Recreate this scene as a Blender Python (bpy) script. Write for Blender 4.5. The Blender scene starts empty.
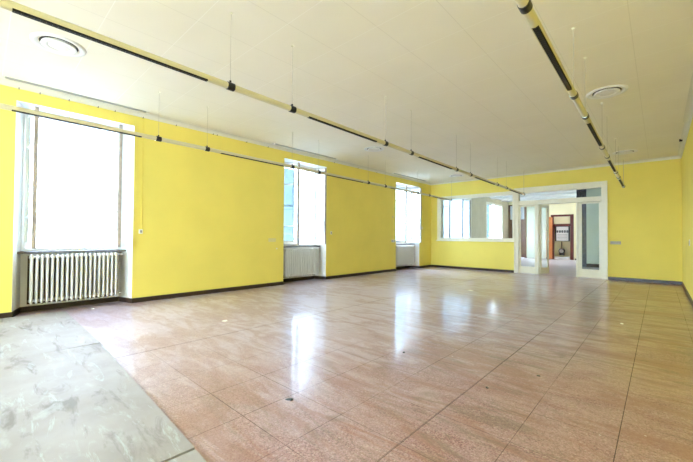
import bpy, bmesh, math, random
from mathutils import Vector, Matrix
random.seed(7)
S = bpy.context.scene
COL = S.collection
PI = math.pi

# ------------------------------------------------------------------ materials
def mat(name, col, rough=.6, metal=0.0, noise=0.0, nscale=8.0, bump=0.0, bscale=60.0, spec=.5):
    m = bpy.data.materials.new(name); m.use_nodes = True
    nt = m.node_tree; b = nt.nodes['Principled BSDF']
    b.inputs['Base Color'].default_value = (*col, 1); b.inputs['Roughness'].default_value = rough
    b.inputs['Metallic'].default_value = metal; b.inputs['Specular IOR Level'].default_value = spec
    tc = nt.nodes.new('ShaderNodeNewGeometry')
    if noise:
        n = nt.nodes.new('ShaderNodeTexNoise'); n.inputs['Scale'].default_value = nscale; n.inputs['Detail'].default_value = 5
        nt.links.new(tc.outputs['Position'], n.inputs['Vector'])
        r = nt.nodes.new('ShaderNodeMapRange'); r.inputs['From Min'].default_value = .3; r.inputs['From Max'].default_value = .7
        r.inputs['To Min'].default_value = 1 - noise; r.inputs['To Max'].default_value = 1 + noise * .4
        nt.links.new(n.outputs['Fac'], r.inputs['Value'])
        v = nt.nodes.new('ShaderNodeVectorMath'); v.operation = 'SCALE'; v.inputs[0].default_value = col
        nt.links.new(r.outputs['Result'], v.inputs['Scale']); nt.links.new(v.outputs['Vector'], b.inputs['Base Color'])
    if bump:
        n2 = nt.nodes.new('ShaderNodeTexNoise'); n2.inputs['Scale'].default_value = bscale; n2.inputs['Detail'].default_value = 3
        nt.links.new(tc.outputs['Position'], n2.inputs['Vector'])
        bp = nt.nodes.new('ShaderNodeBump'); bp.inputs['Strength'].default_value = bump; bp.inputs['Distance'].default_value = .004
        nt.links.new(n2.outputs['Fac'], bp.inputs['Height']); nt.links.new(bp.outputs['Normal'], b.inputs['Normal'])
    return m

M = {}
M['yellow'] = mat('yellow_paint', (.86, .725, .165), .75, noise=.05, nscale=1.3, bump=.25, bscale=45, spec=.25)
M['pale_yellow'] = mat('pale_yellow_paint', (.80, .74, .30), .75, noise=.03, nscale=1.5, bump=.2, spec=.25)
M['white'] = mat('white_paint', (.82, .82, .80), .55, noise=.03, nscale=5, bump=.15)
M['cream_gloss'] = mat('cream_gloss_paint', (.80, .77, .62), .32, noise=.03, nscale=6)
M['cornice'] = mat('cornice_paint', (.72, .70, .60), .6, noise=.04, nscale=4)
M['greybeige'] = mat('grey_beige_paint', (.58, .53, .38), .8, noise=.08, nscale=2, bump=.2)
M['hallcream'] = mat('hall_cream_paint', (.84, .76, .47), .75, noise=.04, nscale=2, bump=.2)
M['palegreen'] = mat('pale_green_paint', (.66, .73, .62), .5, noise=.04, nscale=2)
M['mottled'] = mat('mottled_slate', (.10, .11, .15), .4, noise=.75, nscale=14)
M['skirt'] = mat('dark_skirting', (.035, .018, .014), .35, noise=.3, nscale=12)
M['radiator'] = mat('radiator_enamel', (.66, .65, .61), .3, noise=.03, nscale=9)
M['stone'] = mat('grey_stone', (.16, .16, .18), .45, noise=.4, nscale=20)
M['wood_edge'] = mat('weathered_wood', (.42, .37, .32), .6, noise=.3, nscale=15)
M['redwood'] = mat('dark_red_wood', (.13, .022, .015), .35, noise=.3, nscale=8)
M['orangewood'] = mat('orange_wood', (.80, .28, .09), .4, noise=.25, nscale=7)
M['brownwood'] = mat('brown_wood', (.16, .075, .045), .45, noise=.3, nscale=7)
M['tube'] = mat('cream_enamel_tube', (.62, .57, .36), .28, noise=.02, nscale=6)
M['chrome'] = mat('chrome', (.75, .75, .72), .2, metal=1)
M['black'] = mat('black_plastic', (.012, .011, .011), .35)
M['blackmatte'] = mat('black_matte', (.008, .007, .007), .7)
M['wire'] = mat('grey_wire', (.45, .42, .32), .4, metal=.0)
M['rail'] = mat('grey_curtain_rail', (.42, .42, .40), .4, metal=.2)
M['plastic'] = mat('white_plastic', (.82, .81, .76), .35)
M['oldplastic'] = mat('yellowed_plastic', (.72, .64, .30), .4)
M['greyplate'] = mat('grey_plate', (.36, .35, .33), .4)
M['shutter'] = mat('blue_grey_shutter', (.62, .76, .86), .5, noise=.1)
M['leaf'] = mat('leaf', (.22, .36, .10), .5, noise=.4, nscale=3)
M['bark'] = mat('bark', (.14, .09, .06), .9, noise=.4)
M['ground'] = mat('pale_ground', (.09, .09, .088), .9, noise=.1, nscale=.5)
M['facade'] = mat('outer_plaster', (.7, .66, .58), .9, noise=.05)
M['paper'] = mat('paper', (.85, .85, .85), .7)
M['plaster'] = mat('plaster', (.78, .76, .72), .9)
M['crumb'] = mat('tan_crumb', (.55, .40, .24), .9)
M['yellowcord'] = mat('yellow_cord', (.75, .63, .12), .6)
M['hallfloor'] = mat('grey_hall_floor', (.60, .53, .55), .28, noise=.1, nscale=3)

def glass_mat():
    m = bpy.data.materials.new('window_glass'); m.use_nodes = True
    nt = m.node_tree; nt.nodes.clear()
    o = nt.nodes.new('ShaderNodeOutputMaterial'); mix = nt.nodes.new('ShaderNodeMixShader')
    t = nt.nodes.new('ShaderNodeBsdfTransparent'); t.inputs['Color'].default_value = (.93, .965, .955, 1)
    g = nt.nodes.new('ShaderNodeBsdfGlossy'); g.inputs['Roughness'].default_value = .01
    f = nt.nodes.new('ShaderNodeFresnel'); f.inputs['IOR'].default_value = 1.5
    ge = nt.nodes.new('ShaderNodeNewGeometry'); mu = nt.nodes.new('ShaderNodeMath'); mu.operation = 'SUBTRACT'; mu.inputs[0].default_value = 1
    m2 = nt.nodes.new('ShaderNodeMath'); m2.operation = 'MULTIPLY'; nt.links.new(ge.outputs['Backfacing'], mu.inputs[1])
    nt.links.new(f.outputs[0], m2.inputs[0]); nt.links.new(mu.outputs[0], m2.inputs[1]); nt.links.new(m2.outputs[0], mix.inputs[0]); nt.links.new(t.outputs[0], mix.inputs[1]); nt.links.new(g.outputs[0], mix.inputs[2])
    nt.links.new(mix.outputs[0], o.inputs['Surface'])
    return m
M['glass'] = glass_mat()
def frosted(name, k):
    m = bpy.data.materials.new(name); m.use_nodes = True; nt = m.node_tree; nt.nodes.clear()
    o = nt.nodes.new('ShaderNodeOutputMaterial'); a = nt.nodes.new('ShaderNodeAddShader'); d = nt.nodes.new('ShaderNodeBsdfDiffuse'); t = nt.nodes.new('ShaderNodeBsdfTranslucent')
    d.inputs['Color'].default_value = (.5, .52, .54, 1); t.inputs['Color'].default_value = (.90 * k, k, 1.06 * k, 1)
    nt.links.new(d.outputs[0], a.inputs[0]); nt.links.new(t.outputs[0], a.inputs[1]); nt.links.new(a.outputs[0], o.inputs['Surface']); return m
M['frosted'] = frosted('frosted_glass', .085); M['pale_glass'] = frosted('pale_obscured_glass', .42)

class NT:
    """tiny node helper"""
    def __init__(s, name):
        s.m = bpy.data.materials.new(name); s.m.use_nodes = True; s.t = s.m.node_tree
        s.b = s.t.nodes['Principled BSDF']; s.pos = s.t.nodes.new('ShaderNodeNewGeometry').outputs['Position']
        sp = s.t.nodes.new('ShaderNodeSeparateXYZ'); s.L(s.pos, sp.inputs[0]); s.x, s.y, s.z = sp.outputs
    def L(s, a, b): s.t.links.new(a, b)
    def val(s, i, v):
        if hasattr(v, 'is_output') or isinstance(v, bpy.types.NodeSocket): s.L(v, i)
        else: i.default_value = v
    def math(s, op, a, b=0.0, c=None, clamp=False):
        n = s.t.nodes.new('ShaderNodeMath'); n.operation = op; n.use_clamp = clamp
        s.val(n.inputs[0], a); s.val(n.inputs[1], b)
        if c is not None: s.val(n.inputs[2], c)
        return n.outputs[0]
    def noise(s, scale, detail=4, vec=None, rough=.5, dist=0.0):
        n = s.t.nodes.new('ShaderNodeTexNoise'); n.inputs['Scale'].default_value = scale
        n.inputs['Detail'].default_value = detail; n.inputs['Roughness'].default_value = rough; n.inputs['Distortion'].default_value = dist
        s.L(vec if vec is not None else s.pos, n.inputs['Vector']); return n.outputs['Fac']
    def ramp(s, v, a, b, ta=0.0, tb=1.0):
        n = s.t.nodes.new('ShaderNodeMapRange'); s.val(n.inputs['Value'], v)
        for k, q in (('From Min', a), ('From Max', b), ('To Min', ta), ('To Max', tb)): n.inputs[k].default_value = q
        return n.outputs['Result']
    def mix(s, f, a, b, mode='MIX'):
        n = s.t.nodes.new('ShaderNodeMix'); n.data_type = 'RGBA'; n.blend_type = mode
        s.val(n.inputs[0], f)
        for i, v in ((6, a), (7, b)):
            if isinstance(v, tuple): n.inputs[i].default_value = (*v, 1)
            else: s.L(v, n.inputs[i])
        return n.outputs[2]
    def mapped(s, scale, rot=(0, 0, 0), loc=(0, 0, 0)):
        n = s.t.nodes.new('ShaderNodeMapping'); n.inputs['Scale'].default_value = scale
        n.inputs['Rotation'].default_value = rot; n.inputs['Location'].default_value = loc
        s.L(s.pos, n.inputs['Vector']); return n.outputs[0]
    def line(s, coord, off, pitch, half):
        """1 on joints at off + k * pitch"""
        t = s.math('SUBTRACT', coord, off - pitch / 2)
        t = s.math('FLOORED_MODULO', t, pitch)
        t = s.math('ABSOLUTE', s.math('SUBTRACT', t, pitch / 2))
        return s.math('LESS_THAN', t, half)
    def one(s, coord, at, half):
        return s.math('LESS_THAN', s.math('ABSOLUTE', s.math('SUBTRACT', coord, at)), half)

def terrazzo():
    n = NT('terrazzo_floor')
    def chips(scale, seedloc):
        v = n.t.nodes.new('ShaderNodeTexVoronoi'); v.inputs['Scale'].default_value = scale
        n.L(n.mapped((1, 1, 1), loc=seedloc), v.inputs['Vector'])
        sep = n.t.nodes.new('ShaderNodeSeparateColor'); n.L(v.outputs['Color'], sep.inputs[0])
        return sep.outputs[0], sep.outputs[1], v.outputs['Distance']
    r1, g1, d1 = chips(140, (0, 0, 0)); r2, g2, d2 = chips(105, (3, 1, 0))
    col = n.mix(r1, (.18, .065, .058), (.43, .24, .245))
    col = n.mix(n.math('MULTIPLY', n.math('GREATER_THAN', g1, .88), .5), col, (.50, .36, .30))
    col = n.mix(n.math('MULTIPLY', n.math('GREATER_THAN', g2, .95), .5), col, (.56, .45, .38))
    col = n.mix(n.math('MULTIPLY', n.math('LESS_THAN', g1, .07), .7), col, (.10, .05, .04))
    # a different cast from slab to slab
    cell = n.t.nodes.new('ShaderNodeTexWhiteNoise'); cell.noise_dimensions = '2D'
    cx = n.math('FLOOR', n.math('DIVIDE', n.math('SUBTRACT', n.x, .154), .446))
    cy = n.math('FLOOR', n.math('DIVIDE', n.math('SUBTRACT', n.y, .267), .443))
    cv = n.t.nodes.new('ShaderNodeCombineXYZ'); n.L(cx, cv.inputs[0]); n.L(cy, cv.inputs[1]); n.L(cv.outputs[0], cell.inputs['Vector'])
    col = n.mix(n.ramp(cell.outputs['Value'], 0, 1, 0, .22), col, (.30, .14, .09))
    # dust film, streaked where it has been wiped
    broad = n.noise(.55, 4, rough=.55)
    streak = n.noise(1.0, 6, vec=n.mapped((1.6, 5.0, 1), rot=(0, 0, .35)), rough=.6, dist=1.3)
    swirl = n.noise(2.4, 5, rough=.62, dist=2.2)
    dust = n.math('ADD', n.math('MULTIPLY', broad, .5), n.math('MULTIPLY', streak, .6))
    dust = n.ramp(dust, .49, .60)
    sw = n.ramp(swirl, .52, .60)
    # the near right part of the floor is the cleanest
    zone = n.math('ADD', n.ramp(n.y, 1.2, 5.0, .35, 1), n.ramp(n.x, 3.0, 6.5, .15, -.25), clamp=True)
    dust = n.math('MULTIPLY', n.math('ADD', n.math('MULTIPLY', dust, .75), n.math('MULTIPLY', sw, .18)), zone, clamp=True)
    dust = n.math('ADD', dust, n.ramp(n.x, 3.2, 5.8, .45, .05), clamp=True)
    dust_sheen_tint = n.mix(n.ramp(n.x, 4.6, 6.6), (.66, .61, .76), (.66, .53, .39))  # lavender towards the windows: their sky sheen painted into the dust colour
    col = n.mix(n.math('MULTIPLY', dust, .75), col, dust_sheen_tint)
    # bare reddish-brown wipe marks
    wipe = n.math('MULTIPLY', n.ramp(n.noise(1.0, 7, vec=n.mapped((.9, 3.4, 1), rot=(0, 0, .12), loc=(4, 2, 0)), rough=.66, dist=1.4), .49, .58), n.ramp(n.x, 3.6, 5.4, .12, .65))
    col = n.mix(wipe, col, (.31, .15, .115))
    wipe2 = n.math('MULTIPLY', n.ramp(n.noise(1.2, 7, vec=n.mapped((1.0, 3.8, 1), rot=(0, 0, -.2), loc=(1, 7, 0)), rough=.66, dist=1.6), .52, .62), n.ramp(n.x, 3.5, 5.5, .05, .5))
    col = n.mix(wipe2, col, (.17, .13, .09))
    # white specks of plaster
    v = n.t.nodes.new('ShaderNodeTexVoronoi'); v.inputs['Scale'].default_value = 7; n.L(n.pos, v.inputs['Vector'])
    speck = n.math('LESS_THAN', v.outputs['Distance'], n.ramp(n.noise(.9, 2), .5, .75, .0, .09))
    col = n.mix(n.math('MULTIPLY', speck, .7), col, (.78, .74, .70))
    # joints
    jx = n.line(n.x, 4.614, .446, .0022); jy = n.line(n.y, 1.605, .4425, .0020)
    fade = n.ramp(n.noise(.8, 3, vec=n.mapped((1, 1, 1), loc=(9, 9, 0))), .40, .58, .25, .85)
    j = n.math('MULTIPLY', n.math('MULTIPLY', n.math('MAXIMUM', jx, jy), fade), n.ramp(n.x, 2.9, 4.3, .3, 1))
    for at, hw in ((2.84, .0035), (5.512, .0016), (6.398, .0020)): j = n.math('MAXIMUM', j, n.math('MULTIPLY', n.one(n.x, at, hw), .9))
    col = n.mix(j, col, (.05, .03, .025))
    n.L(col, n.b.inputs['Base Color'])
    rough = n.math('ADD', n.math('MULTIPLY', dust, .12), n.ramp(streak, .3, .7, .30, .40))
    rough = n.math('ADD', rough, n.math('MULTIPLY', j, .4)); n.L(rough, n.b.inputs['Roughness'])
    n.b.inputs['Specular IOR Level'].default_value = .5
    n.b.inputs['Coat Weight'].default_value = .5; n.L(n.ramp(streak,   .3, .7, .10, .14), n.b.inputs['Coat Roughness'])
    bp = n.t.nodes.new('ShaderNodeBump'); bp.inputs['Strength'].default_value = .12; bp.inputs['Distance'].default_value = .002
    hgt = n.math('SUBTRACT', n.noise(9, 3), n.math('MULTIPLY', j, .8)); n.L(hgt, bp.inputs['Height']); n.L(bp.outputs[0], n.b.inputs['Normal'])
    return n.m
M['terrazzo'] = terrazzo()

def ceiling_mat():
    n = NT('ceiling_tiles')
    base = n.mix(n.ramp(n.noise(1.2, 3), .3, .7), (.85, .815, .70), (.82, .785, .66))
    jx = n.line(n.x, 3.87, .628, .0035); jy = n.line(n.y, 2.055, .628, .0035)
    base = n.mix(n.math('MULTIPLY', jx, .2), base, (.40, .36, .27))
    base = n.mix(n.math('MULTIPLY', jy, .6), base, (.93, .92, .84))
    n.L(base, n.b.inputs['Base Color']); n.b.inputs['Roughness'].default_value = .8
    n.b.inputs['Specular IOR Level'].default_value = .2
    bp = n.t.nodes.new('ShaderNodeBump'); bp.inputs['Strength'].default_value = .3; bp.inputs['Distance'].default_value = .003
    n.L(n.noise(70, 3), bp.inputs['Height']); n.L(bp.outputs[0], n.b.inputs['Normal'])
    return n.m
M['ceiling'] = ceiling_mat()

def board_mat():
    n = NT('scuffed_board')
    base = n.mix(n.ramp(n.noise(1.4, 5, rough=.6), .35, .65), (.38, .365, .375), (.30, .275, .26))
    scr = n.noise(1.6, 7, vec=n.mapped((1.0, 6.0, 1), rot=(0, 0, .6)), rough=.7, dist=1.2)
    base = n.mix(n.ramp(scr, .57, .63, 0, .8), base, (.42, .45, .47))
    dk = n.noise(1.3, 6, vec=n.mapped((1.2, 4.5, 1), rot=(0, 0, -.35), loc=(5, 1, 0)), rough=.65, dist=.8)
    base = n.mix(n.ramp(dk, .56, .68, 0, .7), base, (.15, .135, .12))
    w = n.t.nodes.new('ShaderNodeTexWave'); w.inputs['Scale'].default_value = 1.1; w.inputs['Distortion'].default_value = 9; w.inputs['Detail'].default_value = 4
    n.L(n.mapped((1, 1.6, 1), rot=(0, 0, 1.1)), w.inputs['Vector'])
    fine = n.noise(2.6, 8, vec=n.mapped((1.0, 2.2, 1), rot=(0, 0, -.9), loc=(2, 3, 0)), rough=.72, dist=.6)
    base = n.mix(n.ramp(fine, .56, .68, 0, .45), base, (.46, .48, .49))
    n.L(base, n.b.inputs['Base Color']); n.L(n.ramp(scr, .3, .7, .5, .62), n.b.inputs['Roughness']); n.b.inputs['Specular IOR Level'].default_value = .15
    return n.m
M['board'] = board_mat()

# ------------------------------------------------------------------ mesh helpers
class MB:
    def __init__(s): s.bm = bmesh.new(); s.mats = []
    def mi(s, m):
        if m not in s.mats: s.mats.append(m)
        return s.mats.index(m)
    def box(s, x0, x1, y0, y1, z0, z1, m='white', T=None):
        vs = [s.bm.verts.new(Vector((x, y, z)) if T is None else T @ Vector((x, y, z))) for x in (x0, x1) for y in (y0, y1) for z in (z0, z1)]
        k = s.mi(m); fs = []
        for q in ((0, 1, 3, 2), (4, 6, 7, 5), (0, 4, 5, 1), (2, 3, 7, 6), (0, 2, 6, 4), (1, 5, 7, 3)):
            f = s.bm.faces.new([vs[i] for i in q]); f.material_index = k; fs.append(f)
        return fs
    def prism(s, pts, z0, z1, m='white', T=None):
        """extrude an xy outline from z0 to z1"""
        A = [s.bm.verts.new(Vector((*p, z0)) if T is None else T @ Vector((*p, z0))) for p in pts]
        B = [s.bm.verts.new(Vector((*p, z1)) if T is None else T @ Vector((*p, z1))) for p in pts]
        k = s.mi(m); n = len(pts); out = []
        for i in range(n):
            f = s.bm.faces.new((A[i], A[(i + 1) % n], B[(i + 1) % n], B[i])); f.material_index = k; out.append(f)
        for q in (A[::-1], B):
            f = s.bm.faces.new(q); f.material_index = k; out.append(f)
        return out
    def tube(s, p0, p1, r, m='white', seg=12, r2=None, caps=True):
        p0, p1 = Vector(p0), Vector(p1); d = (p1 - p0).normalized()
        a = d.orthogonal().normalized(); b = d.cross(a); k = s.mi(m); r2 = r if r2 is None else r2
        A = [s.bm.verts.new(p0 + (a * math.cos(t) + b * math.sin(t)) * r) for t in [2 * PI * i / seg for i in range(seg)]]
        B = [s.bm.verts.new(p1 + (a * math.cos(t) + b * math.sin(t)) * r2) for t in [2 * PI * i / seg for i in range(seg)]]
        for i in range(seg):
            f = s.bm.faces.new((A[i], A[(i + 1) % seg], B[(i + 1) % seg], B[i])); f.material_index = k
        if caps:
            for q in (A[::-1], B): s.bm.faces.new(q).material_index = k
    def lathe(s, prof, c, m='white', seg=40, axis='z'):
        """prof: (radius, height) list around the vertical through c"""
        k = s.mi(m); R = []
        for r, h in prof:
            if r < 1e-6: R.append([s.bm.verts.new((c[0], c[1], c[2] + h))])
            else: R.append([s.bm.verts.new((c[0] + r * math.cos(2 * PI * i / seg), c[1] + r * math.sin(2 * PI * i / seg), c[2] + h)) for i in range(seg)])
        for P, Q in zip(R, R[1:]):
            for i in range(seg):
                j = (i + 1) % seg
                q = [P[i % len(P)], P[j % len(P)], Q[j % len(Q)], Q[i % len(Q)]]
                u = []
                for v in q:
                    if v not in u: u.append(v)
                if len(u) > 2: s.bm.faces.new(u).material_index = k
    def build(s, name, parent=None, bevel=0.0, smooth=None, kind=None):
        bmesh.ops.recalc_face_normals(s.bm, faces=s.bm.faces)
        me = bpy.data.meshes.new(name); s.bm.to_mesh(me); s.bm.free()
        for m in s.mats: me.materials.append(M[m])
        if smooth is not None:
            for p in me.polygons: p.use_smooth = True
            me.set_sharp_from_angle(angle=math.radians(smooth))
        o = bpy.data.objects.new(name, me); COL.objects.link(o)
        if bevel:
            b = o.modifiers.new('Bevel', 'BEVEL'); b.width = bevel; b.segments = 2; b.limit_method = 'ANGLE'
        if parent is not None: o.parent = parent
        if kind: o['kind'] = kind
        return o

def empty(name, loc=(0, 0, 0), kind=None):
    o = bpy.data.objects.new(name, None); COL.objects.link(o); o.location = loc; o.empty_display_size = .1
    if kind: o['kind'] = kind
    return o
def tag(o, label, cat, group=None, kind=None):
    o['label'] = label; o['category'] = cat
    if group: o['group'] = group
    if kind: o['kind'] = kind
    return o
def copy_tree(o, parent=None):
    c = o.copy(); COL.objects.link(c); c.parent = parent
    for ch in list(o.children): copy_tree(ch, c)
    return c

# ------------------------------------------------------------------ dimensions (metres)
W = 7.0; D = 12.01; D1 = 12.15; HC = 3.27; Y0 = -5.0; Y2 = 21.3; YB = 21.75
WIN = [(.32, 1.77), (4.92, 6.32), (9.60, 11.13), (12.95, 15.92), (17.75, 20.25), (-4.28, -2.83)]
ZS, ZT = .90, 3.02          # sill and soffit
XI, XO = -.35, -.46         # inner face of the recess back, outer face

# ------------------------------------------------------------------ shell
def outer_wall(name, y0, y1, wins, paint):
    mb = MB(); cur = y0
    def paint_front(fs):
        for f in fs:
            f.normal_update()
            c = f.calc_center_median()
            if abs(c.x) < 1e-4 and all(abs(v.co.x) < 1e-4 for v in f.verts): f.material_index = mb.mi(paint)
            elif all(abs(v.co.x - XO) < 1e-4 for v in f.verts): f.material_index = mb.mi('facade')
    for (a, b) in sorted(wins):
        start = [(0, cur)] if cur == y0 else [(0, cur), (XI, cur - .10), (XO, cur - .10)]
        pts = ([(XO, cur), (0, cur)] if cur == y0 else [(XO, cur - .10), (XI, cur - .10), (0, cur)]) + [(0, a), (XI, a + .10), (XO, a + .10)]
        paint_front(mb.prism(pts, 0, ZT, 'white'))
        paint_front(mb.box(XO, XI, a + .10, b - .10, 0, ZS - .03, 'white'))
        cur = b
    pts = [(XO, cur - .10), (XI, cur - .10), (0, cur), (0, y1), (XO, y1)]
    paint_front(mb.prism(pts, 0, ZT, 'white'))
    paint_front(mb.box(XO, 0, y0, y1, ZT, HC + .1, 'white'))
    return mb.build(name, kind='structure')
outer_wall('wall_left', Y0, D1 - .07, [w for w in WIN if w[0] < 12], 'yellow')
outer_wall('wall_hall_left', D1 - .07, YB, [w for w in WIN if w[0] > 12], 'greybeige')

mb = MB(); mb.box(W, W + .2, Y0, D1, 0, HC + .1, 'yellow'); mb.build('wall_right', kind='structure')
mb = MB(); FILL_WIN = [(.3, 2.35), (3.85, 6.7)]; RB, RT = .15, 3.1
for x0, x1, z0, z1 in ((XO, W + .2, 0, RB), (XO, W + .2, RT, HC + .1), (XO, .3, RB, RT), (2.35, 3.85, RB, RT), (6.7, W + .2, RB, RT)): mb.box(x0, x1, Y0 - .2, Y0, z0, z1, 'yellow')
mb.build('wall_rear', kind='structure')
for i, (a, b) in enumerate(FILL_WIN):      # unseen glazing behind the viewpoint, added for fill daylight
    root = empty('window_%d' % (7 + i), (0, 0, 0), 'structure'); mb = MB(); q0, q1 = Y0 - .16, Y0 - .10; m_ = (a + b) / 2
    for x0, x1, z0, z1 in ((a, a + .06, RB, RT), (b - .06, b, RB, RT), (m_ - .05, m_ + .05, RB, RT), (a + .06, b - .06, RB, RB + .06), (a + .06, b - .06, RT - .06, RT)): mb.box(x0, x1, q0, q1, z0, z1, 'white')
    mb.build('window_frame', root)
    mb = MB(); mb.box(a + .05, b - .05, q0 + .03, q0 + .034, RB + .05, RT - .05, 'glass'); mb.build('pane', root)
mb = MB()
IX0, IX1, IZ0, IZ1 = .34, 3.05, 1.08, 2.63       # opening of the inner window
DX0, DX1, DZ = 3.12, 5.43, 2.70                  # opening of the door screen
for (x0, x1, z0, z1) in ((0, IX0, 0, HC + .1), (IX0, IX1, 0, IZ0), (IX0, IX1, IZ1, HC + .1), (IX1, DX0, 0, HC + .1), (DX0, DX1, DZ, HC + .1), (DX1, W, 0, HC + .1)):
    fs = mb.box(x0, x1, D, D1, z0, z1, 'yellow')
    for f in fs:
        if all(v.co.y > D1 - .001 for v in f.verts): f.material_index = mb.mi('greybeige')
mb.build('wall_back', kind='structure')
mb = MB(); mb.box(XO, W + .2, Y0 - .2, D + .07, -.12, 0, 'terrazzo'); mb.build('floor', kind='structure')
mb = MB(); mb.box(XO, W + .2, D + .07, YB + .2, -.12, -.002, 'hallfloor'); mb.build('floor_hall', kind='structure')
mb = MB(); mb.box(0, W, Y0, D, HC, HC + .1, 'ceiling'); mb.build('ceiling', kind='structure')
mb = MB(); mb.box(0, W + .2, D1, Y2 + .02, HC, HC + .1, 'white')
for y in (13.6, 15.2, 16.8, 18.4, 20.0): mb.box(0, 4.3, y, y + .16, HC - .07, HC + .001, 'white')
mb.build('ceiling_hall', kind='structure')

# hall far wall with three openings: glazed wooden door, white door, meter cupboard
mb = MB()
for (x0, x1, z0, z1) in ((XO, -.02, 0, 3.37), (-.02, .97, 3.08, 3.37), (.97, 2.28, 0, 3.37), (2.28, 3.22, 2.38, 3.37), (3.22, W + .2, 0, 3.37)):
    mb.box(x0, x1, Y2, Y2 + .15, z0, z1, 'hallcream')
mb.build('wall_hall_far', kind='structure')
mb = MB()   # shell of the meter cupboard
mb.box(2.20, 2.28, Y2 + .15, Y2 + .42, 0, 2.6, 'hallcream'); mb.box(3.22, 3.30, Y2 + .15, Y2 + .42, 0, 2.6, 'hallcream')
mb.box(2.20, 3.30, Y2 + .42, Y2 + .5, 0, 2.6, 'hallcream'); mb.box(2.28, 3.22, Y2 + .15, Y2 + .42, 2.38, 2.46, 'hallcream')
mb.build('wall_cupboard', kind='structure')
mb = MB(); mb.box(4.43, W, 16.5, 16.65, 0, HC, 'palegreen'); mb.build('wall_hall_partition', kind='structure')
mb = MB(); mb.box(4.10, 4.43, 16.5, 16.85, 0, HC, 'mottled'); mb.build('trim_pillar', kind='structure')
mb = MB()  # right hall wall, with an unseen opening added to brighten the hall
for ya, yb, z0, z1 in ((D1, 17.6, 0, HC + .1), (19.8, YB, 0, HC + .1), (17.6, 19.8, 0, 1.9), (17.6, 19.8, 2.8, HC + .1)): mb.box(W, W + .2, ya, yb, z0, z1, 'hallcream')
mb.build('wall_hall_right', kind='structure')

# skirting boards
sk = .078; st = .016
def skirt_left(name, y0, y1, wins):
    mb = MB(); cur = y0
    for (a, b) in sorted(wins):
        mb.box(0, st, cur, a + .002, 0, sk, 'skirt')
        for p, q, n in (((0, a), (XI, a + .10), Vector((.27, .96, 0))), ((XI, b - .10), (0, b), Vector((.27, -.96, 0)))):
            n = n * .014; mb.prism([p, q, (q[0] + n.x, q[1] + n.y), (p[0] + n.x, p[1] + n.y)], 0, sk, 'skirt')
        mb.box(XI, XI + .014, a + .10, b - .10, 0, sk, 'skirt'); cur = b - .002
    mb.box(0, st, cur, y1, 0, sk, 'skirt'); return mb.build(name, kind='structure')
skirt_left('baseboard_left', Y0, D, [w for w in WIN if w[0] < 12])
mb = MB(); mb.box(0, 3.07, D - st, D, 0, sk, 'skirt'); mb.box(5.49, W, D - st, D, 0, sk, 'skirt'); mb.build('baseboard_back', kind='structure')
mb = MB(); mb.box(W - st, W, Y0, D, 0, sk, 'skirt'); mb.build('baseboard_right', kind='structure')
mb = MB(); mb.box(.97, 2.20, Y2 - st, Y2, 0, sk, 'skirt'); mb.box(3.30, W, Y2 - st, Y2, 0, sk, 'skirt')
mb.build('baseboard_hall_far', kind='structure')
mb = MB(); mb.box(4.43, W, 16.5 - st, 16.5, 0, .14, 'skirt'); mb.build('baseboard_partition', kind='structure')

# cornice: a small quarter cove
def cove(name, p, q, n):
    mb = MB(); p, q, n = Vector(p), Vector(q), Vector(n); z = Vector((0, 0, 1)); r = .08
    prof = [(0, 0), (.012, 0)] + [(.012 + (r - .012) * (1 - math.cos(t)), (r - .012) * math.sin(t)) for t in [PI / 2 * i / 6 for i in range(1, 7)]] + [(0, r)]
    A = [mb.bm.verts.new(p + n * a + z * (HC - r + b)) for a, b in prof]; B = [mb.bm.verts.new(q + n * a + z * (HC - r + b)) for a, b in prof]
    k = mb.mi('cornice'); m = len(prof)
    for i in range(m): mb.bm.faces.new((A[i], A[(i + 1) % m], B[(i + 1) % m], B[i])).material_index = k
    mb.bm.faces.new(A[::-1]); mb.bm.faces.new(B)
    return mb.build(name, kind='structure', smooth=30)
cove('trim_left', (0, Y0, 0), (0, D, 0), (1, 0, 0)); cove('trim_back', (0, D, 0), (W, D, 0), (0, -1, 0)); cove('trim_right', (W, Y0, 0), (W, D, 0), (-1, 0, 0))

# ------------------------------------------------------------------ outer windows
def sash(name, hinge, ang, width, parent, handle=False, z0=.955, z1=2.925):
    """casement leaf; local x runs from the hinge to the closing stile"""
    T = Matrix.Translation((hinge[0], hinge[1], 0)) @ Matrix.Rotation(ang, 4, 'Z'); t = .022; s = .05
    mb = MB()
    mb.box(0, s, -t, t, z0, z1, 'white', T)
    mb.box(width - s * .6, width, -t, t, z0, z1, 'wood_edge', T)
    mb.box(width - s, width - s * .6, -t, t, z0, z1, 'white', T)
    mb.box(s, width - s, -t, t, z0, z0 + .075, 'white', T); mb.box(s, width - s, -t, t, z1 - .05, z1, 'white', T)
    for z in (1.40, 2.42): mb.box(s, width - s, -.016, .016, z - .014, z + .014, 'white', T)
    o = mb.build(name, parent, bevel=.003)
    g = MB(); g.box(s - .005, width - s + .005, -.002, .002, z0 + .07, z1 - .045, 'glass', T); g.build('pane', o)
    if handle:
        h = MB(); zc = 1.52
        p = T @ Vector((width - .02, -t, zc)); q = T @ Vector((width - .02, -t - .045, zc))
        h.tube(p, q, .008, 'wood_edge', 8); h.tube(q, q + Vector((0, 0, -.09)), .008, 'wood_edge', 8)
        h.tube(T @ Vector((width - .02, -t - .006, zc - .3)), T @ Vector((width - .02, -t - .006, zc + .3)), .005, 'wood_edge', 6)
        h.build('window_handle', o, smooth=40)
    return o
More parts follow.
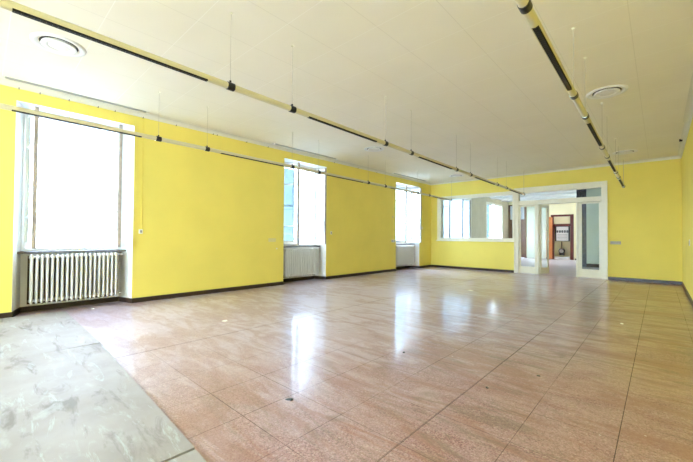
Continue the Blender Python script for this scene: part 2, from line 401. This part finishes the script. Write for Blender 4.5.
def shutter(parent, hinge, ang, width):
    T = Matrix.Translation((hinge[0], hinge[1], 0)) @ Matrix.Rotation(ang, 4, 'Z'); mb = MB(); z0, z1 = .93, 2.98; s = .055
    mb.box(0, s, -.018, .018, z0, z1, 'shutter', T); mb.box(width - s, width, -.018, .018, z0, z1, 'shutter', T)
    for a, b in ((z0, z0 + .08), (1.90, 1.96), (z1 - .06, z1)): mb.box(s, width - s, -.018, .018, a, b, 'shutter', T)
    z = z0 + .10
    while z < z1 - .09:
        R = T @ Matrix.Translation((0, 0, z)) @ Matrix.Rotation(math.radians(-54), 4, 'X')
        mb.box(s, width - s, -.028, .028, -.004, .004, 'shutter', R); z += .042
    return mb.build('shutter', parent)
for i, (a, b) in enumerate(WIN[3:5]):      # the two wide hall windows: side light, open middle, side light
    root = empty('window_%d' % (4 + i), (0, 0, 0), 'structure'); x0, x1 = -.085, -.005
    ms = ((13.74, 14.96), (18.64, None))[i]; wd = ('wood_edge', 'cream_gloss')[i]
    mb = MB()
    mb.box(x0, x1, a, a + .07, 0, ZT, 'cream_gloss'); mb.box(x0, x1, b - .07, b, 0, ZT, 'cream_gloss'); mb.box(x0, x1, a + .07, b - .07, ZT - .09, ZT, 'cream_gloss'); mb.box(x0, x1, a + .07, b - .07, ZS - .06, ZS, 'cream_gloss')
    mb.build('window_frame', root, bevel=.004)
    lights = [(a + .07, ms[0])] + ([(ms[1], b - .07)] if ms[1] else [])
    for p, q in lights:
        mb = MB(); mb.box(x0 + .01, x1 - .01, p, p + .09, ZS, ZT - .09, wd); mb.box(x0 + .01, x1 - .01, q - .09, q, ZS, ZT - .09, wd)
        for z0, z1 in ((ZS, ZS + .08), (ZT - .16, ZT - .09), (1.32, 1.37), (2.42, 2.47)): mb.box(x0 + .015, x1 - .015, p + .09, q - .09, z0, z1, 'white')
        o = mb.build('sash', root, bevel=.003)
        g = MB(); g.box(-.05, -.045, p + .085, q - .085, ZS + .07, ZT - .15, ('pale_glass', 'glass')[i]); g.build('pane', o)
    if i == 0:
        g = MB(); g.box(-.05, -.045, ms[0], ms[1], ZS, ZT - .09, 'pale_glass'); g.build('pane', root)
    if i == 1: shutter(root, (-.16, a + .10), math.radians(90), .80)
for i, (a, b) in enumerate(WIN[:3]):
    root = empty('window_%d' % (i + 1), (0, 0, 0), 'structure')
    ya, yb = a + .10, b - .10
    mb = MB()
    mb.box(XO, XI + .03, ya, ya + .05, ZS, ZT, 'white'); mb.box(XO, XI + .03, yb - .05, yb, ZS, ZT, 'white')
    mb.box(XO, XI + .03, ya + .05, yb - .05, 2.935, ZT, 'white'); mb.box(XO, XI + .03, ya + .05, yb - .05, ZS, .945, 'white')
    mb.build('window_frame', root, bevel=.004)
    mb = MB(); mb.prism([(XI - .06, ya), (XI, ya), (-.17, a + .05), (-.17, b - .05), (XI, yb), (XI - .06, yb)], ZS - .03, ZS, 'stone'); mb.build('window_sill', root, bevel=.004)
    w = .56
    la = math.radians((5, 12, 17, 12, 10)[i]); ra = math.radians((-11, -11, -14, -12, -12)[i])
    sash('sash', (XI + .045, ya + .045), la, w, root); sash('sash', (XI + .045, yb - .05), ra, w, root, handle=True)
    if i == 1: shutter(root, (XO - .02, ya + .02), math.radians(92), (yb - ya) / 2 - .02)
    else: shutter(root, (XO - .02, ya + .02), math.radians(172), .58)
    shutter(root, (XO - .02, yb - .02), math.radians(-172), .58)

# ------------------------------------------------------------------ radiators
def radiator_section():
    mb = MB(); k = mb.mi('radiator')
    for x in (-.055, 0, .055):           # three oval water columns
        prof = []
        for z, sx, sy in ((.02, .3, .3), (.028, .75, .8), (.045, 1, 1), (.70, 1, 1), (.728, .8, .8), (.738, .35, .35)):
            prof.append([mb.bm.verts.new((x + .021 * sx * math.cos(t), .0165 * sy * math.sin(t), z + .07)) for t in [2 * PI * j / 12 for j in range(12)]])
        for A, B in zip(prof, prof[1:]):
            for j in range(12): mb.bm.faces.new((A[j], A[(j + 1) % 12], B[(j + 1) % 12], B[j])).material_index = k
        mb.bm.faces.new(prof[0][::-1]); mb.bm.faces.new(prof[-1])
    for z in (.13, .765):                # headers linking the columns and the next section
        mb.tube((-.068, 0, z), (.068, 0, z), .021, 'radiator', 12)
        mb.tube((0, -.0287, z), (0, .0287, z), .019, 'radiator', 12)
    o = mb.build('radiator_section', smooth=50); return o
RL = ['white column radiator under the nearest window, dark gaps between its many ribs', 'white column radiator under the middle window on the yellow wall',
      'white column radiator under the farthest window of the big room, near the corner', 'white column radiator under the hall window seen through the inner glazing']
src = None
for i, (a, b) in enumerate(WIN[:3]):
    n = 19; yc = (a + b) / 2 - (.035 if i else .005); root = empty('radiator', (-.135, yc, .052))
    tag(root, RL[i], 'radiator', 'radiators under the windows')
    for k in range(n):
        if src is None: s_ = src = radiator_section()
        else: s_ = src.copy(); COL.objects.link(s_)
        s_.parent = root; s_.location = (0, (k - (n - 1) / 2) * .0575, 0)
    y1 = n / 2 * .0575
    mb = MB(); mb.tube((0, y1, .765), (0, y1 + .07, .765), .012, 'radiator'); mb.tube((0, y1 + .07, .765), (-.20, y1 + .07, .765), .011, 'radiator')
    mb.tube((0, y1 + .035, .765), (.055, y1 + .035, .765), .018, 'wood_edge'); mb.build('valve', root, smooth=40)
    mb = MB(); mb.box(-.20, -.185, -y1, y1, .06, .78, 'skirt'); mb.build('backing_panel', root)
    mb = MB(); mb.tube((0, y1, .13), (0, y1 + .06, .13), .012, 'radiator'); mb.tube((0, y1 + .06, .13), (-.2, y1 + .06, .13), .011, 'radiator'); mb.build('return_pipe', root, smooth=40)
    for yy in (-.4, .4):
        mb = MB(); mb.box(-.212, .06, yy - .012, yy + .012, .085, .105, 'skirt'); mb.build('bracket', root)

# ------------------------------------------------------------------ inner window and door screen
root = empty('window_6', (0, 0, 0), 'structure'); y0, y1 = D - .035, D1 + .01
mb = MB(); X0, X1, Z0, Z1 = .28, 3.06, 1.02, 2.70
mb.box(X0, .425, y0, y1, Z0, Z1, 'cream_gloss'); mb.box(3.00, X1, y0, y1, Z0, Z1, 'cream_gloss')
mb.box(.425, 3.00, y0, y1, Z0, 1.135, 'cream_gloss'); mb.box(.425, 3.00, y0, y1, 2.575, Z1, 'cream_gloss')
mb.box(X0 - .03, X1, D - .07, D - .03, Z0 - .01, Z0 + .03, 'cream_gloss')
mb.build('window_frame', root, bevel=.005)
mb = MB(); mb.box(.42, 3.005, D + .05, D + .056, 1.13, 2.58, 'glass'); mb.build('pane', root)

root = empty('door_1', (0, 0, 0), 'structure')
mb = MB()
mb.box(3.065, 3.19, y0, y1, 0, 2.75, 'cream_gloss'); mb.box(5.37, 5.49, y0, y1, 0, 2.75, 'cream_gloss')
mb.box(3.19, 5.37, y0, y1, 2.605, 2.75, 'cream_gloss'); mb.box(3.19, 5.37, y0, y1, 2.215, 2.355, 'cream_gloss')
mb.box(3.70, 3.775, y0 + .01, y1, 0, 2.215, 'cream_gloss'); mb.box(4.765, 4.81, y0 + .01, y1, 0, 2.215, 'cream_gloss')
mb.box(3.05, 3.07, y0 - .012, y0 + .01, 0, 2.78, 'cream_gloss'); mb.box(5.48, 5.51, y0 - .012, y0 + .01, 0, 2.78, 'cream_gloss'); mb.box(3.07, 5.48, y0 - .012, y0 + .01, 2.74, 2.78, 'cream_gloss')
mb.build('door_frame', root, bevel=.005)
mb = MB(); mb.box(3.185, 5.375, D + .05, D + .056, 2.35, 2.61, 'glass'); mb.build('transom_pane', root)
def leaf(name, T, w, zb, zt, sl, sr):
    mb = MB(); t = .021
    mb.box(0, sl, -t, t, .012, 2.21, 'cream_gloss', T); mb.box(w - sr, w, -t, t, .012, 2.21, 'cream_gloss', T)
    mb.box(sl, w - sr, -t, t, .012, zb, 'cream_gloss', T); mb.box(sl, w - sr, -t, t, zt, 2.21, 'cream_gloss', T)
    o = mb.build(name, root, bevel=.004)
    g = MB(); g.box(sl - .005, w - sr + .005, -.003, .003, zb - .005, zt + .005, 'glass', T); g.build('pane', o)
    return o
leaf('door_leaf', Matrix.Translation((3.192, D + .03, 0)), .505, .225, 2.16, .05, .045)
leaf('door_leaf', Matrix.Translation((4.812, D + .03, 0)), .556, .25, 2.16, .09, .06)
TO = Matrix.Translation((3.79, D + .05, 0)) @ Matrix.Rotation(math.radians(76), 4, 'Z')
lf = leaf('door_leaf', TO, .53, .20, 2.13, .07, .07)
mb = MB(); p = TO @ Vector((.495, -.021, 1.05)); q = TO @ Vector((.495, -.07, 1.05)); mb.tube(p, q, .009, 'chrome', 8); mb.tube(q, TO @ Vector((.40, -.07, 1.05)), .009, 'chrome', 8); mb.build('door_handle', lf, smooth=40)

# ------------------------------------------------------------------ hall: doors at its far end
root = empty('door_2', (0, 0, 0), 'structure')   # glazed brown wood door with a pale fanlight
ys, ye = Y2 - .03, Y2 + .12
mb = MB(); mb.box(-.02, .08, ys, ye, 0, 3.08, 'brownwood'); mb.box(.86, .97, ys, ye, 0, 3.08, 'brownwood')
mb.box(.08, .86, ys, ye, 2.12, 2.22, 'brownwood'); mb.box(.08, .86, ys, ye, 3.02, 3.08, 'brownwood'); mb.box(.40, .45, ys + .02, ye, 2.22, 3.02, 'brownwood')
mb.build('door_frame', root, bevel=.004)
mb = MB(); mb.box(.08, .86, ys + .06, ye - .04, .01, 1.0, 'brownwood'); mb.box(.08, .20, ys + .06, ye - .04, 1.0, 2.12, 'brownwood'); mb.box(.74, .86, ys + .06, ye - .04, 1.0, 2.12, 'brownwood'); mb.box(.2, .74, ys + .06, ye - .04, 2.0, 2.12, 'brownwood')
o = mb.build('door_leaf', root, bevel=.004)
mb = MB(); mb.box(.195, .745, ys + .075, ys + .10, 1.0, 2.0, 'brownwood'); mb.build('door_panel', o)
mb = MB(); mb.box(.075, .865, ys + .09, ys + .096, 2.22, 3.02, 'frosted'); mb.build('transom_pane', root)

root = empty('door_3', (0, 0, 0), 'structure')   # pale panelled door
mb = MB(); mb.box(1.0, 1.06, ys, Y2 - .001, 0, 2.95, 'palegreen'); mb.box(1.90, 1.96, ys, Y2 - .001, 0, 2.95, 'palegreen'); mb.box(1.06, 1.90, ys, Y2 - .001, 2.89, 2.95, 'palegreen'); mb.build('door_frame', root, bevel=.003)
mb = MB(); mb.box(1.06, 1.90, ys + .012, Y2 - .001, .01, 2.89, 'palegreen')
for z0, z1 in ((.2, 1.2), (1.35, 2.7)): mb.box(1.16, 1.80, ys + .004, ys + .013, z0, z1, 'palegreen')
mb.build('door_leaf', root, bevel=.003)

root = empty('door_4', (0, 0, 0), 'structure')   # dark red frame of the meter cupboard
mb = MB(); ys, ye = Y2 - .04, Y2 + .15
mb.box(2.20, 2.33, ys, ye, 0, 2.42, 'redwood'); mb.box(3.10, 3.25, ys, ye, 0, 2.42, 'redwood'); mb.box(2.33, 3.10, ys, ye, 2.32, 2.42, 'redwood')
mb.box(2.33, 3.10, ys + .02, ye, 1.80, 1.92, 'redwood')
mb.box(2.33, 3.10, ys + .08, ys + .10, 1.92, 2.32, 'hallcream')
mb.build('door_frame', root, bevel=.005)
mb = MB(); T = Matrix.Translation((2.26, Y2 - .05, 0)) @ Matrix.Rotation(math.radians(-92), 4, 'Z')
mb.box(0, .76, -.02, .02, .02, 2.28, 'orangewood', T)
for z0, z1 in ((.15, 1.0), (1.15, 2.15)): mb.box(.1, .66, .02, .028, z0, z1, 'orangewood', T)
mb.build('door_leaf', root, bevel=.004)
# contents of the cupboard
root = empty('fuse_board', (2.70, Y2 + .14, .98)); tag(root, 'white electrical fuse board with a row of black breakers, inside the dark red framed cupboard', 'fuse board')
mb = MB(); mb.box(-.34, .34, 0, .12, 0, .82, 'black'); mb.build('case', root, bevel=.006)
mb = MB(); mb.box(-.27, .29, -.02, 0, .03, .79, 'plastic')
for z in (.12, .20, .28, .36): mb.box(-.22, .24, -.024, -.02, z, z + .018, 'greyplate')
mb.build('front_panel', root)
for k in range(5):
    mb = MB(); x = -.25 + k * .115; mb.box(x, x + .075, -.06, -.02, .47, .59, 'black'); mb.box(x + .025, x + .05, -.08, -.06, .51, .55, 'greyplate'); mb.build('breaker', root, bevel=.003)
root = empty('electricity_meter', (2.66, Y2 + .28, .28)); tag(root, 'round dark meter below the fuse board in the cupboard', 'meter')
mb = MB(); mb.tube((0, 0, .17), (0, -.10, .17), .15, 'black', 28); mb.box(-.12, .12, -.08, .0, -.06, .1, 'black'); mb.build('meter_body', root, smooth=40)
mb = MB(); mb.tube((0, -.10, .17), (0, -.115, .17), .10, 'greyplate', 24); mb.build('dial', root, smooth=40)
mb = MB(); mb.tube((0, -.03, .30), (0, -.03, .68), .02, 'black', 10); mb.build('conduit', root, smooth=40)
mb = MB(); mb.box(2.36, 3.06, Y2 + .0, Y2 + .12, 0, .15, 'white'); o = mb.build('kerb_block', bevel=.01); tag(o, 'low white block on the floor of the dark red framed cupboard', 'block')

# ------------------------------------------------------------------ hanging light rails
R_ = .031
def rail(label, p0, p1, joints, lamps, y_near):
    """p0, p1: two points of the axis; joints: the y of every coupler; lamps: (y0, y1) of the louvred modules"""
    p0, p1 = Vector(p0), Vector(p1)
    at = lambda y: p0 + (p1 - p0) * ((y - p0.y) / (p1.y - p0.y))
    root = empty('hanging_light_rail', at(joints[0])); base = root.location.copy(); tag(root, label, 'light rail')
    d = (p1 - p0).normalized(); side = Vector((0, 0, 1)).cross(d).normalized(); up = d.cross(side)
    ends = [y_near] + joints
    L = lambda v: v - base
    for k, (a, b) in enumerate(zip(ends, ends[1:])):
        A, B = at(a), at(b); ln = (B - A).length
        if b - a > 1.2:                                    # lamp module with an open underside
            s0, s1 = .235, ln - .225
            mb = MB(); kk = mb.mi('tube'); seg = 20; ang = [math.radians(-90 + 50 + 260 * i / seg) for i in range(seg + 1)]
            ring = lambda s, r: [mb.bm.verts.new(L(A + d * s + (side * math.cos(t) + up * math.sin(t)) * r)) for t in ang]
            o0, o1, i0, i1 = ring(s0, R_), ring(s1, R_), ring(s0, R_ - .0025), ring(s1, R_ - .0025)
            for j in range(seg):
                mb.bm.faces.new((o0[j], o0[j + 1], o1[j + 1], o1[j])); mb.bm.faces.new((i0[j], i1[j], i1[j + 1], i0[j + 1]))
            for j in (0, seg): mb.bm.faces.new((o0[j], o1[j], i1[j], i0[j]))
            mb.tube(L(A), L(A + d * s0), R_, 'tube', 24); mb.tube(L(A + d * s1), L(B), R_, 'tube', 24)
            o = mb.build('light_module', root, smooth=40)
            T = Matrix((( side.x, d.x, up.x, L(A).x), (side.y, d.y, up.y, L(A).y), (side.z, d.z, up.z, L(A).z), (0, 0, 0, 1)))
            lv = MB(); lv.box(-R_ * .52, R_ * .52, s0, s1, -R_ * .94, R_ * .1, 'blackmatte', T)
            y = s0 + .01
            while y < s1: lv.box(-R_ * .5, R_ * .5, y, y + .003, -R_ * .98, -R_ * .93, 'black', T); y += .03
            lv.build('louvre', o)
        else:
            mb = MB(); mb.tube(L(A), L(B), R_, 'tube', 24); mb.build('plain_tube', root, smooth=40)
    for n_, y in enumerate(joints):
        c = at(y); last = n_ == len(joints) - 1
        mb = MB(); mb.tube(L(c - d * .034), L(c + d * .034), R_ + .006, 'black', 24); mb.tube(L(c - d * .040), L(c - d * .034), R_ + .003, 'chrome', 24); mb.tube(L(c + d * .034), L(c + d * .040), R_ + .003, 'chrome', 24)
        mb.tube(L(c + up * .03), L(c + up * .055), .010, 'black', 10)
        mb.build('coupler', root, smooth=40)
        mb = MB(); mb.tube(L(c + up * .05), L(Vector((c.x, c.y, HC))), .0045 if last else .0020, 'wire', 8); w_ = mb.build('suspension_wire', root, smooth=40)
        mb = MB(); mb.lathe([(0, -.014), (.010, -.014), (.017, -.004), (.018, 0)], L(Vector((c.x, c.y, HC))), 'cream_gloss', 14); mb.build('ceiling_rose', w_, smooth=40)
    return root
rail('cream tube light rail hanging across the middle, from upper left to the glazed door',
     (3.60, 1.6, 2.565), (3.43, 11.7, 2.53), [-.12, 1.59, 2.335, 4.12, 4.86, 6.64, 7.38, 9.16, 9.92, 11.68], None, -1.2)
rail('cream tube light rail hanging nearest the window wall, passing in front of the windows',
     (1.15, 1.77, 2.575), (.90, 12, 2.54), [-.01, 1.772, 2.512, 4.30, 5.05, 6.83, 7.60, 9.38, 10.15, 11.88], None, -.95)
rail('cream tube light rail hanging on the right, its black louvres seen from below',
     (5.955, 4.0, 2.59), (5.88, 11.9, 2.54), [2.285, 4.03, 4.795, 6.57, 7.34, 9.12, 9.85, 11.62], None, 1.55)

# ------------------------------------------------------------------ round ceiling diffusers
VL = [((1.66, .57), 'round white ceiling diffuser at upper left, the largest in view'), ((1.53, 6.43), 'round white ceiling diffuser above the middle light rail, left half of the ceiling'),
      ((1.456, 11.1), 'round white ceiling diffuser near the far left corner of the ceiling'), ((6.03, 6.13), 'round white ceiling diffuser right of the right-hand light rail, the nearer one'),
      ((5.97, 10.7), 'round white ceiling diffuser by the end of the right-hand light rail')]
v0 = None
for (x, y), lb in VL:
    if v0 is None:
        root = v0 = empty('ceiling_diffuser', (x, y, HC))
        mb = MB(); mb.lathe([(.245, 0), (.24, -.010), (.215, -.016), (.19, -.010), (.172, .004), (.170, .03)], (0, 0, 0), 'white', 48); mb.build('flange', root, smooth=50)
        mb = MB(); mb.lathe([(0, -.001), (.171, -.001), (.171, .0)], (0, 0, 0), 'blackmatte', 40); mb.build('duct', root)
        mb = MB(); mb.lathe([(.150, -.002), (.158, -.022), (.150, -.028), (.10, -.024), (.095, -.018), (.085, -.022), (0, -.030)], (0, 0, 0), 'white', 48); mb.build('cone', root, smooth=50)
    else:
        root = copy_tree(v0); root.location = (x, y, HC)
    tag(root, lb, 'ceiling vent', 'round diffusers in the ceiling')

# ------------------------------------------------------------------ curtain tracks and small ceiling hardware
def track(x, ya, yb, label):
    mb = MB(); mb.box(x - .02, x + .02, ya, yb, HC - .018, HC, 'rail'); o = mb.build('curtain_track', bevel=.003); tag(o, label, 'curtain track', 'curtain tracks on the ceiling')
    mb = MB()
    for q, s in ((ya, -1), (yb, 1)): mb.box(x - .028, x + .028, min(q, q + s * .05), max(q, q + s * .05), HC - .026, HC, 'plastic')
    mb.build('end_stop', o, bevel=.004)
track(.125, .20, 1.90, 'grey curtain track on the ceiling above the nearest window')
track(.125, 4.55, 6.55, 'grey curtain track on the ceiling above the middle window')
track(.125, 9.25, 11.35, 'grey curtain track on the ceiling above the farthest window by the corner')
mb = MB(); mb.box(6.90, 6.93, 5.2, 8.6, HC - .012, HC, 'cornice'); tag(mb.build('curtain_track', bevel=.002), 'thin curtain track along the right edge of the ceiling', 'curtain track', 'curtain tracks on the ceiling')
mb = MB(); mb.box(6.90, 6.95, 10.05, 10.12, HC - .045, HC, 'black'); tag(mb.build('ceiling_bracket', bevel=.004), 'small black bracket on the ceiling beside the right wall', 'bracket')

# hooks along the top of the window wall
hk = None
for y in (.342, .561, .89, 1.252, 1.482, 1.894, 2.441, 3.151, 3.235, 3.9, 4.45, 6.6, 7.6, 8.5):
    if hk is None:
        mb = MB(); mb.tube((0, 0, 0), (.022, 0, 0), .0045, 'black', 8); mb.tube((.022, 0, 0), (.022, 0, .018), .004, 'black', 8); mb.lathe([(0, .0), (.008, .0), (.008, -.004), (0, -.004)], (.004, 0, 0), 'black', 10)
        o = hk = mb.build('wall_hook', smooth=40)
    else: o = hk.copy(); COL.objects.link(o)
    o.location = (0, y, 3.195 - .012); tag(o, 'tiny dark hook at the top of the yellow window wall, below the ceiling moulding', 'hook', 'hooks along the top of the window wall')

# ------------------------------------------------------------------ sockets and switches
def plate(name, loc, w, h, face, label, cat, m='plastic', knobs=0, t=.012):
    """face: 'x' for the left wall, 'y' for the back wall, 'X' for the right wall"""
    Rm = {'x': Matrix.Rotation(PI / 2, 4, 'Z'), 'y': Matrix.Identity(4), 'X': Matrix.Rotation(-PI / 2, 4, 'Z')}[face]
    mb = MB(); mb.box(-w / 2, w / 2, -t, 0, -h / 2, h / 2, m, Rm); o = mb.build(name, bevel=.003); o.location = loc; tag(o, label, cat)
    for k in range(knobs):
        x = (k - (knobs - 1) / 2) * w / max(knobs, 1); mb = MB(); mb.box(x - w / knobs * .30, x + w / knobs * .30, -t - .004, -t, -h * .28, h * .28, 'oldplastic' if m == 'oldplastic' else 'greyplate', Rm); mb.build('socket_insert' if 'socket' in name else 'rocker', o, bevel=.001)
    return o
plate('wall_socket', (0, 4.59, 1.06), .20, .085, 'x', 'wide cream double socket on the yellow wall left of the middle window', 'socket', 'oldplastic', 2)
plate('wall_socket', (0, 9.43, 1.015), .19, .085, 'x', 'cream socket plate on the yellow wall just left of the farthest window', 'socket', 'plastic', 2)
plate('cord_box', (0, 1.885, 1.215), .055, .075, 'x', 'small white box at the foot of a wall cord, right of the nearest window', 'box', 'plastic', 1, .03)
plate('wall_switch', (0, 6.505, 1.25), .06, .085, 'x', 'small white switch on the yellow wall right of the middle window', 'switch', 'plastic', 1)
plate('wall_switch', (0, 9.40, 1.82), .05, .07, 'x', 'small yellowed plate above the socket, left of the farthest window', 'switch', 'oldplastic', 1)
plate('wall_switch', (0, 4.72, .86), .03, .03, 'x', 'tiny pale blank plug low on the wall left of the middle window', 'plug', 'plastic')
plate('wall_switch', (0, 11.32, 1.50), .05, .09, 'x', 'small white plate on the yellow wall between the farthest window and the corner', 'switch', 'plastic')
plate('socket_strip', (5.68, D, 1.03), .235, .085, 'y', 'grey multi-gang socket plate on the back wall right of the glazed doors', 'socket', 'greyplate', 4)
plate('wall_switch', (W, 9.07, 1.08), .06, .12, 'X', 'white switch on the right-hand wall at the edge of the picture', 'switch', 'plastic', 1)
mb = MB(); mb.tube((.006, 1.90, 1.25), (.006, 1.90, 3.18), .004, 'yellow', 8); tag(mb.build('wall_cable', smooth=40), 'thin yellow-painted cable running down the wall beside the nearest window', 'cable')
mb = MB(); mb.tube((-.02, .905, 2.66), (-.02, .905, ZT), .004, 'yellowcord', 8); mb.tube((-.02, .905, 2.60), (-.02, .905, 2.67), .013, 'yellowcord', 10, r2=.006); tag(mb.build('pull_cord', smooth=40), 'short yellow pull cord hanging at the top of the nearest window', 'cord')

# ------------------------------------------------------------------ boards on the floor
for x0, x1, ye, rz, lb in ((.045, 2.236, .885, .0, 'pale scuffed board on the floor against the window wall, farthest of the row'),
                       (2.254, 4.742, .885, -.033, 'pale scuffed board on the floor, middle one of the row at lower left'),
                       (4.760, 6.90, .80, -.033, 'pale board on the floor at the bottom edge of the picture, nearest of the row')):
    mb = MB(); mb.box(0, x1 - x0, -1.25, 0, 0, .014, 'board', Matrix.Rotation(rz, 4, 'Z')); o = mb.build('floor_panel', bevel=.0015); o.location = (x0, ye, 0.001); tag(o, lb, 'board', 'boards laid on the floor')

# scraps on the floor
def scrap(name, x, y, r, h, m, label, cat, seed):
    rnd = random.Random(seed); bm = MB(); n = 7; k = bm.mi(m)
    A = [bm.bm.verts.new((r * rnd.uniform(.6, 1.1) * math.cos(2 * PI * i / n) * 1.4, r * rnd.uniform(.6, 1.1) * math.sin(2 * PI * i / n), 0)) for i in range(n)]
    B = [bm.bm.verts.new((v.co.x * .8, v.co.y * .8, h * rnd.uniform(.5, 1))) for v in A]
    for i in range(n): bm.bm.faces.new((A[i], A[(i + 1) % n], B[(i + 1) % n], B[i]))
    bm.bm.faces.new(A[::-1]); bm.bm.faces.new(B); o = bm.build(name); o.location = (x, y, .0); o.rotation_euler.z = rnd.uniform(0, 3); tag(o, label, cat); return o
scrap('paper_scrap', 2.263, 2.27, .035, .010, 'paper', 'torn white scrap on the terrazzo between the nearest window and the middle one', 'scrap', 1)
scrap('paper_scrap', 3.55, 7.25, .05, .008, 'paper', 'pale scrap on the far part of the floor, in front of the back left corner', 'scrap', 2)
scrap('plaster_chip', .10, 1.22, .02, .012, 'plaster', 'white plaster chip on the floor in front of the nearest radiator, right of the board', 'chip', 3)
scrap('plaster_chip', .02, .60, .03, .02, 'crumb', 'tan crumb of plaster under the left end of the nearest radiator', 'chip', 4).location.z = 0
scrap('plaster_chip', 4.66, 1.50, .022, .010, 'black', 'dark chip lying at a slab joint in the foreground, below the bright reflection', 'chip', 5)
scrap('plaster_chip', 4.70, 2.89, .014, .008, 'black', 'tiny dark chip on the floor near the second bright reflection', 'chip', 6)
scrap('plaster_chip', 5.603, 2.654, .012, .008, 'black', 'tiny dark chip on the clean red slabs at lower right', 'chip', 7)
scrap('plaster_chip', 5.834, 3.184, .013, .008, 'black', 'tiny dark chip in the right foreground beyond the clean red slabs', 'chip', 8)
scrap('plaster_chip', 6.2, 5.9, .02, .010, 'plaster', 'white plaster chip on the right part of the floor', 'chip', 9)

# ------------------------------------------------------------------ outside
mb = MB(); mb.box(-160, XO - .3, -120, 160, -4.2, -4, 'ground'); mb.build('ground', kind='structure')
def tree(x, y, hgt, label):
    root = empty('tree', (x, y, -4)); tag(root, label, 'tree', 'trees outside the windows')
    mb = MB(); mb.tube((0, 0, 0), (.1, .05, hgt * .6), .16, 'bark', 10, r2=.07)
    for k in range(6):
        a = k * 1.1; mb.tube((.08, .04, hgt * (.35 + .04 * k)), (1.2 * math.cos(a), 1.2 * math.sin(a), hgt * (.6 + .05 * k)), .05, 'bark', 6, r2=.02)
    mb.build('trunk', root, smooth=50)
    mb = MB(); k_ = mb.mi('leaf'); rnd = random.Random(int(x * 7 + y))
    for _ in range(2600):
        u = Vector((rnd.gauss(0, 1), rnd.gauss(0, 1), rnd.gauss(0, 1))).normalized() * rnd.uniform(.5, 1)
        c = Vector((u.x * 1.7, u.y * 1.7, hgt * .72 + u.z * hgt * .3))
        e = Vector((rnd.gauss(0, 1), rnd.gauss(0, 1), rnd.gauss(0, 1))).normalized(); f = e.orthogonal().normalized(); s = rnd.uniform(.07, .13)
        q = [mb.bm.verts.new(c + e * s * a + f * s * .5 * b) for a, b in ((1, 0), (0, .8), (-1, 0), (0, -.8))]
        mb.bm.faces.new(q).material_index = k_
    mb.build('foliage', root)
tree(-5.6, 11.2, 5.6, 'leafy green tree outside, faint in the glare low in the middle window')

# ------------------------------------------------------------------ light
w = bpy.data.worlds.new('World'); S.world = w; w.use_nodes = True
bg = w.node_tree.nodes['Background']; bg.inputs['Color'].default_value = (.74, .90, 1.13, 1); bg.inputs['Strength'].default_value = 17
for (a, b) in WIN:
    L = bpy.data.lights.new('window_portal', 'AREA'); L.shape = 'RECTANGLE'; L.size = b - a - .2; L.size_y = ZT - ZS; L.cycles.is_portal = True
    o = bpy.data.objects.new('window_portal', L); COL.objects.link(o); o.location = (XO - .08, (a + b) / 2, (ZS + ZT) / 2)
    o.rotation_euler = (Vector((1, 0, 0))).to_track_quat('-Z', 'Y').to_euler()
    # Z-up orientation of the portal: local x along y
    o.rotation_euler = Matrix(((0, 0, -1), (1, 0, 0), (0, -1, 0))).to_euler()

L = bpy.data.lights.new('window_portal', 'AREA'); L.shape = 'RECTANGLE'; L.size = 2.2; L.size_y = .9; L.cycles.is_portal = True  # portal for the opening added in the right hall wall
o = bpy.data.objects.new('window_portal', L); COL.objects.link(o); o.location = (W + .22, 18.7, 2.35); o.rotation_euler = Matrix(((0, 0, 1), (1, 0, 0), (0, 1, 0))).to_euler()
for (a, b) in FILL_WIN:  # portals for the added rear glazing
    L = bpy.data.lights.new('window_portal', 'AREA'); L.shape = 'RECTANGLE'; L.size = b - a; L.size_y = RT - RB; L.cycles.is_portal = True
    o = bpy.data.objects.new('window_portal', L); COL.objects.link(o); o.location = ((a + b) / 2, Y0 - .24, (RB + RT) / 2); o.rotation_euler = (PI / 2, 0, PI)

# ------------------------------------------------------------------ camera
yaw, pitch, roll, f = 0.745622776, 0.0166714967, 0.00699073604, 338.996496
d = Vector((-math.sin(yaw) * math.cos(pitch), math.cos(yaw) * math.cos(pitch), math.sin(pitch)))
r = Vector((math.cos(yaw), math.sin(yaw), 0)); u = r.cross(d)
r2 = r * math.cos(roll) + u * math.sin(roll); u2 = -r * math.sin(roll) + u * math.cos(roll)
cam = bpy.data.cameras.new('Camera'); co = bpy.data.objects.new('Camera', cam); COL.objects.link(co)
cam.sensor_width = 36; cam.lens = f / 693 * 36; cam.clip_start = .02; cam.clip_end = 500
co.matrix_world = Matrix(((r2.x, u2.x, -d.x, 6.57967592), (r2.y, u2.y, -d.y, 0), (r2.z, u2.z, -d.z, 1.15), (0, 0, 0, 1)))
S.camera = co
S.view_settings.view_transform = 'Standard'; S.view_settings.look = 'None'; S.view_settings.gamma = 1; S.view_settings.use_curve_mapping = False
S.view_settings.exposure = .55
S.cycles.max_bounces = 16; S.cycles.diffuse_bounces = 10; S.cycles.glossy_bounces = 6; S.cycles.transparent_max_bounces = 16
S.cycles.use_denoising = True; S.cycles.sample_clamp_indirect = 0
